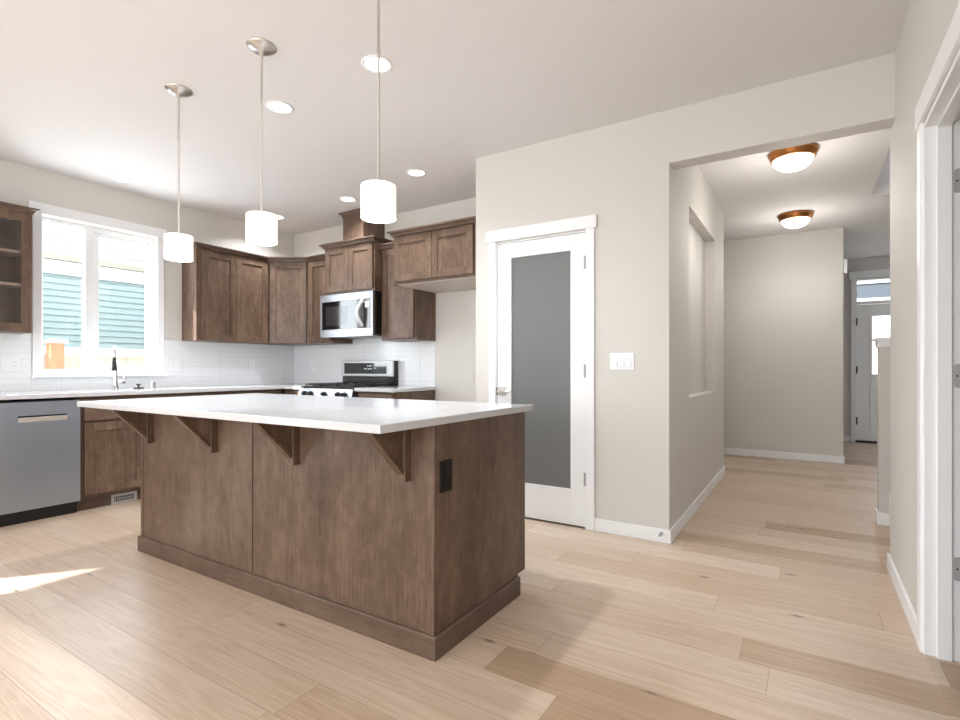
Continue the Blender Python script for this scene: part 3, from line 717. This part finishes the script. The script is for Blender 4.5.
plate('wall_outlet', (-2.19, 3.50, 1.155), '-x', 1, 'o', 'white plate on the fridge space side of the pantry wall', 'outlet')
T = thing('door_stop', (-.784, YP - .013, .058), 'small metal door stop on baseboard at the hall corner', 'door stop')
MB().lathe((-.784, YP - .013, .058), [(.011, 0), (.011, .004), (.006, .007), (.006, .03)], 16, '-y').build('post', 'hinge_metal', T)
MB().lathe((-.784, YP - .043, .058), [(0, 0), (.009, 0), (.009, .012), (0, .014)], 16, '-y').build('tip', 'hinge_metal', T)
T = MB().box(.352, .39, 7.36, 7.46, 2.21, 2.37).build('door_chime', 'plate_white', None, .004); tag(T, 'white chime box high on the hall end wall edge', 'door chime')

# ------------------------------------------------------------------ ceiling lights
def pendant_proto():
    x, y = -3.125, 1.65
    P = thing('pendant_light', (x, y, CEIL), 'leftmost of three white drum pendants over the island', 'pendant light', 'pendants over the island')
    MB().lathe((x, y, CEIL), [(.072, 0), (.072, -.006), (.064, -.008), (.062, -.013), (.05, -.015), (.046, -.02), (.014, -.022), (.014, -.032), (0, -.032)], 40).build('canopy', 'nickel', P)
    MB().lathe((x, y, CEIL - .024), [(.011, 0), (.012, -.02), (.0055, -.03), (.0055, -.25), (.0075, -.252), (.0075, -.27), (.0055, -.272), (.0055, -.83)], 16).build('stem', 'stem_nickel', P)
    MB().lathe((x, y, 1.884), [(.0, .006), (.02, .006), (.02, -.006)], 20).build('cap', 'nickel', P)
    sh = MB().lathe((x, y, 1.744), [(0, .035), (.067, .035), (.071, .004), (.073, 0), (.0745, .004), (.0745, .136), (.0725, .140), (.02, .142), (0, .142)], 48).build('shade', 'lit_opal', P, label='glowing white drum shade')
    return P
pp = pendant_proto()
for x, lab in ((-2.345, 'middle of three white drum pendants over the island'), (-1.547, 'rightmost of three white drum pendants over the island')):
    q = copy_tree(pp); q.location = (x, 1.65, CEIL); q['label'] = lab
for x in (-3.125, -2.345, -1.547):
    lamp('pendant_bulb', 'POINT', (x, 1.65, 1.68), 6.0, (1, .98, .95), shadow_soft_size=.05)

def can(loc, label, lit=True):
    P = thing('recessed_light', (loc[0], loc[1], CEIL), label, 'recessed light', 'recessed ceiling lights')
    MB().lathe((loc[0], loc[1], CEIL), [(.083, 0), (.083, -.004), (.078, -.007), (.066, -.006), (.064, -.002), (.064, 0)], 40).build('trim_ring', 'plate_white', P)
    MB().lathe((loc[0], loc[1], CEIL), [(.0645, -.003), (0, -.0035)], 40).build('lens', 'lit_lens' if lit else 'plate_white', P, label='lit lens' if lit else None)
    if lit:
        l = lamp('recessed_bulb', 'AREA', (loc[0], loc[1], CEIL - .012), 15, (.93, .97, 1), shape='DISK', size=.12, spread=math.radians(140))
can((-1.957, 2.075), 'lit recessed light behind the rightmost pendant rod')
can((-2.793, 2.094), 'lit recessed light just right of the middle pendant rod')
can((-2.763, 3.402), 'lit recessed light nearest the pantry wall corner')
can((-3.757, 3.584), 'lit recessed light in front of the duct cover')
can((-4.85, 3.60), 'lit recessed light beside the middle pendant shade near corner')
can((-5.02, 2.16), 'unlit white recessed light above the kitchen window', False)

def flush(x, y, label):
    P = thing('flush_ceiling_light', (x, y, CEIL), label, 'ceiling light', 'bronze ceiling lights in the hall')
    MB().lathe((x, y, CEIL), [(.155, 0), (.165, -.012), (.166, -.022), (.158, -.03), (.156, -.042), (.146, -.062), (.138, -.064), (.134, -.058), (.134, 0)], 48).build('rim', 'bronze', P, label='bronze rim')
    pr = [(.135, -.058)]
    for k in range(1, 9):
        a_ = k / 8 * math.pi / 2; pr.append((.135 * math.cos(a_), -.058 - .088 * math.sin(a_)))
    MB().lathe((x, y, CEIL), pr, 48).build('glass_bowl', 'lit_bowl', P, label='glowing white glass bowl')
    MB().lathe((x, y, CEIL - .144), [(.012, 0), (.014, -.004), (.008, -.01), (0, -.016)], 20).build('finial', 'nickel', P)
    lamp('hall_bulb_low', 'POINT', (x, y, CEIL - .5), 13.0, (1, .96, .9), shadow_soft_size=.09)
    lamp('hall_bulb', 'SPOT', (x, y, CEIL - .2), 14.0, (1, .96, .9), shadow_soft_size=.09, spot_size=math.radians(172), spot_blend=.6)
flush(-.092, 4.58, 'nearer bronze rimmed dome light on the hall ceiling'); flush(-.107, 6.47, 'farther bronze rimmed dome light on the hall ceiling')

# ------------------------------------------------------------------ outside
st(MB().box(-40, -5.52, -30, 40, -.4, -.3).box(-5.52, 40, 10, 60, -.4, -.3).box(-40, 40, -40, -3.6, -.4, -.3), 'ground', 'concrete', 'pale ground outside the house', 'ground')
st(MB().box(-6.1, -5.52, -3.6, 4.4, 2.62, 2.86), 'roof_eave', 'house_white', 'white roof eave outside above the kitchen window', 'eave')
H = thing('neighbor_house', (-9, 4, -.3), 'neighbouring teal sided house seen through the kitchen window', 'house')
HX = -8.5
MB().box(HX - 3, HX, .4, 9, -.3, 6.0).build('wall', 'house_white', H)
m = MB(); z = 1.39; LAP = .085
while z < 2.345:
    zt = min(z + LAP, 2.36)
    for ya, yb in ((.5, 3.19), (3.34, 8.9)):
        m.prism([(HX, ya, z), (HX + .032, ya, z), (HX + .014, ya, zt), (HX, ya, zt)], (0, yb - ya, 0))
    z += LAP
m.build('teal_siding', 'siding_teal', H, label='teal lap siding')
MB().box(HX, HX + .05, .4, 9, 2.36, 2.54).box(HX, HX + .04, 3.19, 3.34, -.3, 2.36).box(HX, HX + .05, .4, 9, 1.2, 1.39).build('white_trim', 'house_white', H)
MB().box(HX, HX + .06, .4, 9, 2.55, 2.62).build('band', 'house_beige', H, label='beige band')
m = MB()
for k in range(5):
    z = 2.72 + k * .115; m.prism([(HX, .4, z), (HX + .03, .4, z), (HX + .012, .4, z + .1), (HX, .4, z + .1)], (0, 8.6, 0))
m.build('white_siding', 'house_white', H)
MB().box(HX, HX + .5, .4, 9, 3.35, 3.45).build('eave', 'house_white', H)
Fn = thing('fence', (-7.2, 3, -.3), 'pale wooden board fence outside below the kitchen window', 'fence')
for k in range(26):
    y = .6 + k * .146 * 1.6
    MB().box(-7.215, -7.2, y, y + .225, -.3, 1.235).build('board', 'fence_pale', Fn)
MB().box(-7.24, -7.18, .5, 6.7, 1.235, 1.27).build('top_rail', 'fence_pale', Fn)
Po = thing('fence_post', (-7.0, 2.365, -.3), 'orange cedar fence post with white cap outside the window', 'post')
MB().box(-7.06, -6.94, 2.305, 2.43, -.3, 1.38).build('shaft', 'cedar', Po)
MB().box(-7.09, -6.91, 2.275, 2.46, 1.38, 1.405).prism([(-7.09, 2.275, 1.405), (-6.91, 2.275, 1.405), (-7.0, 2.3675, 1.44)], (0, .001, 0)).box(-7.05, -6.95, 2.31, 2.43, 1.405, 1.425).build('cap', 'house_white', Po)
B = thing('porch_beam', (1, 11.1, 2.2), 'blue sided porch beam seen through the transom', 'porch beam')
MB().box(-3, 5, 11.0, 11.2, 2.29, 2.54).build('beam', 'siding_blue', B); MB().box(-3, 5, 10.97, 11.23, 2.235, 2.29).box(-3, 5, 10.97, 11.23, 2.54, 2.9).build('trim', 'house_white', B)
for x in (-2.9, 4.9): MB().box(x - .08, x + .08, 11.02, 11.18, -.3, 2.24).build('post', 'house_white', B)
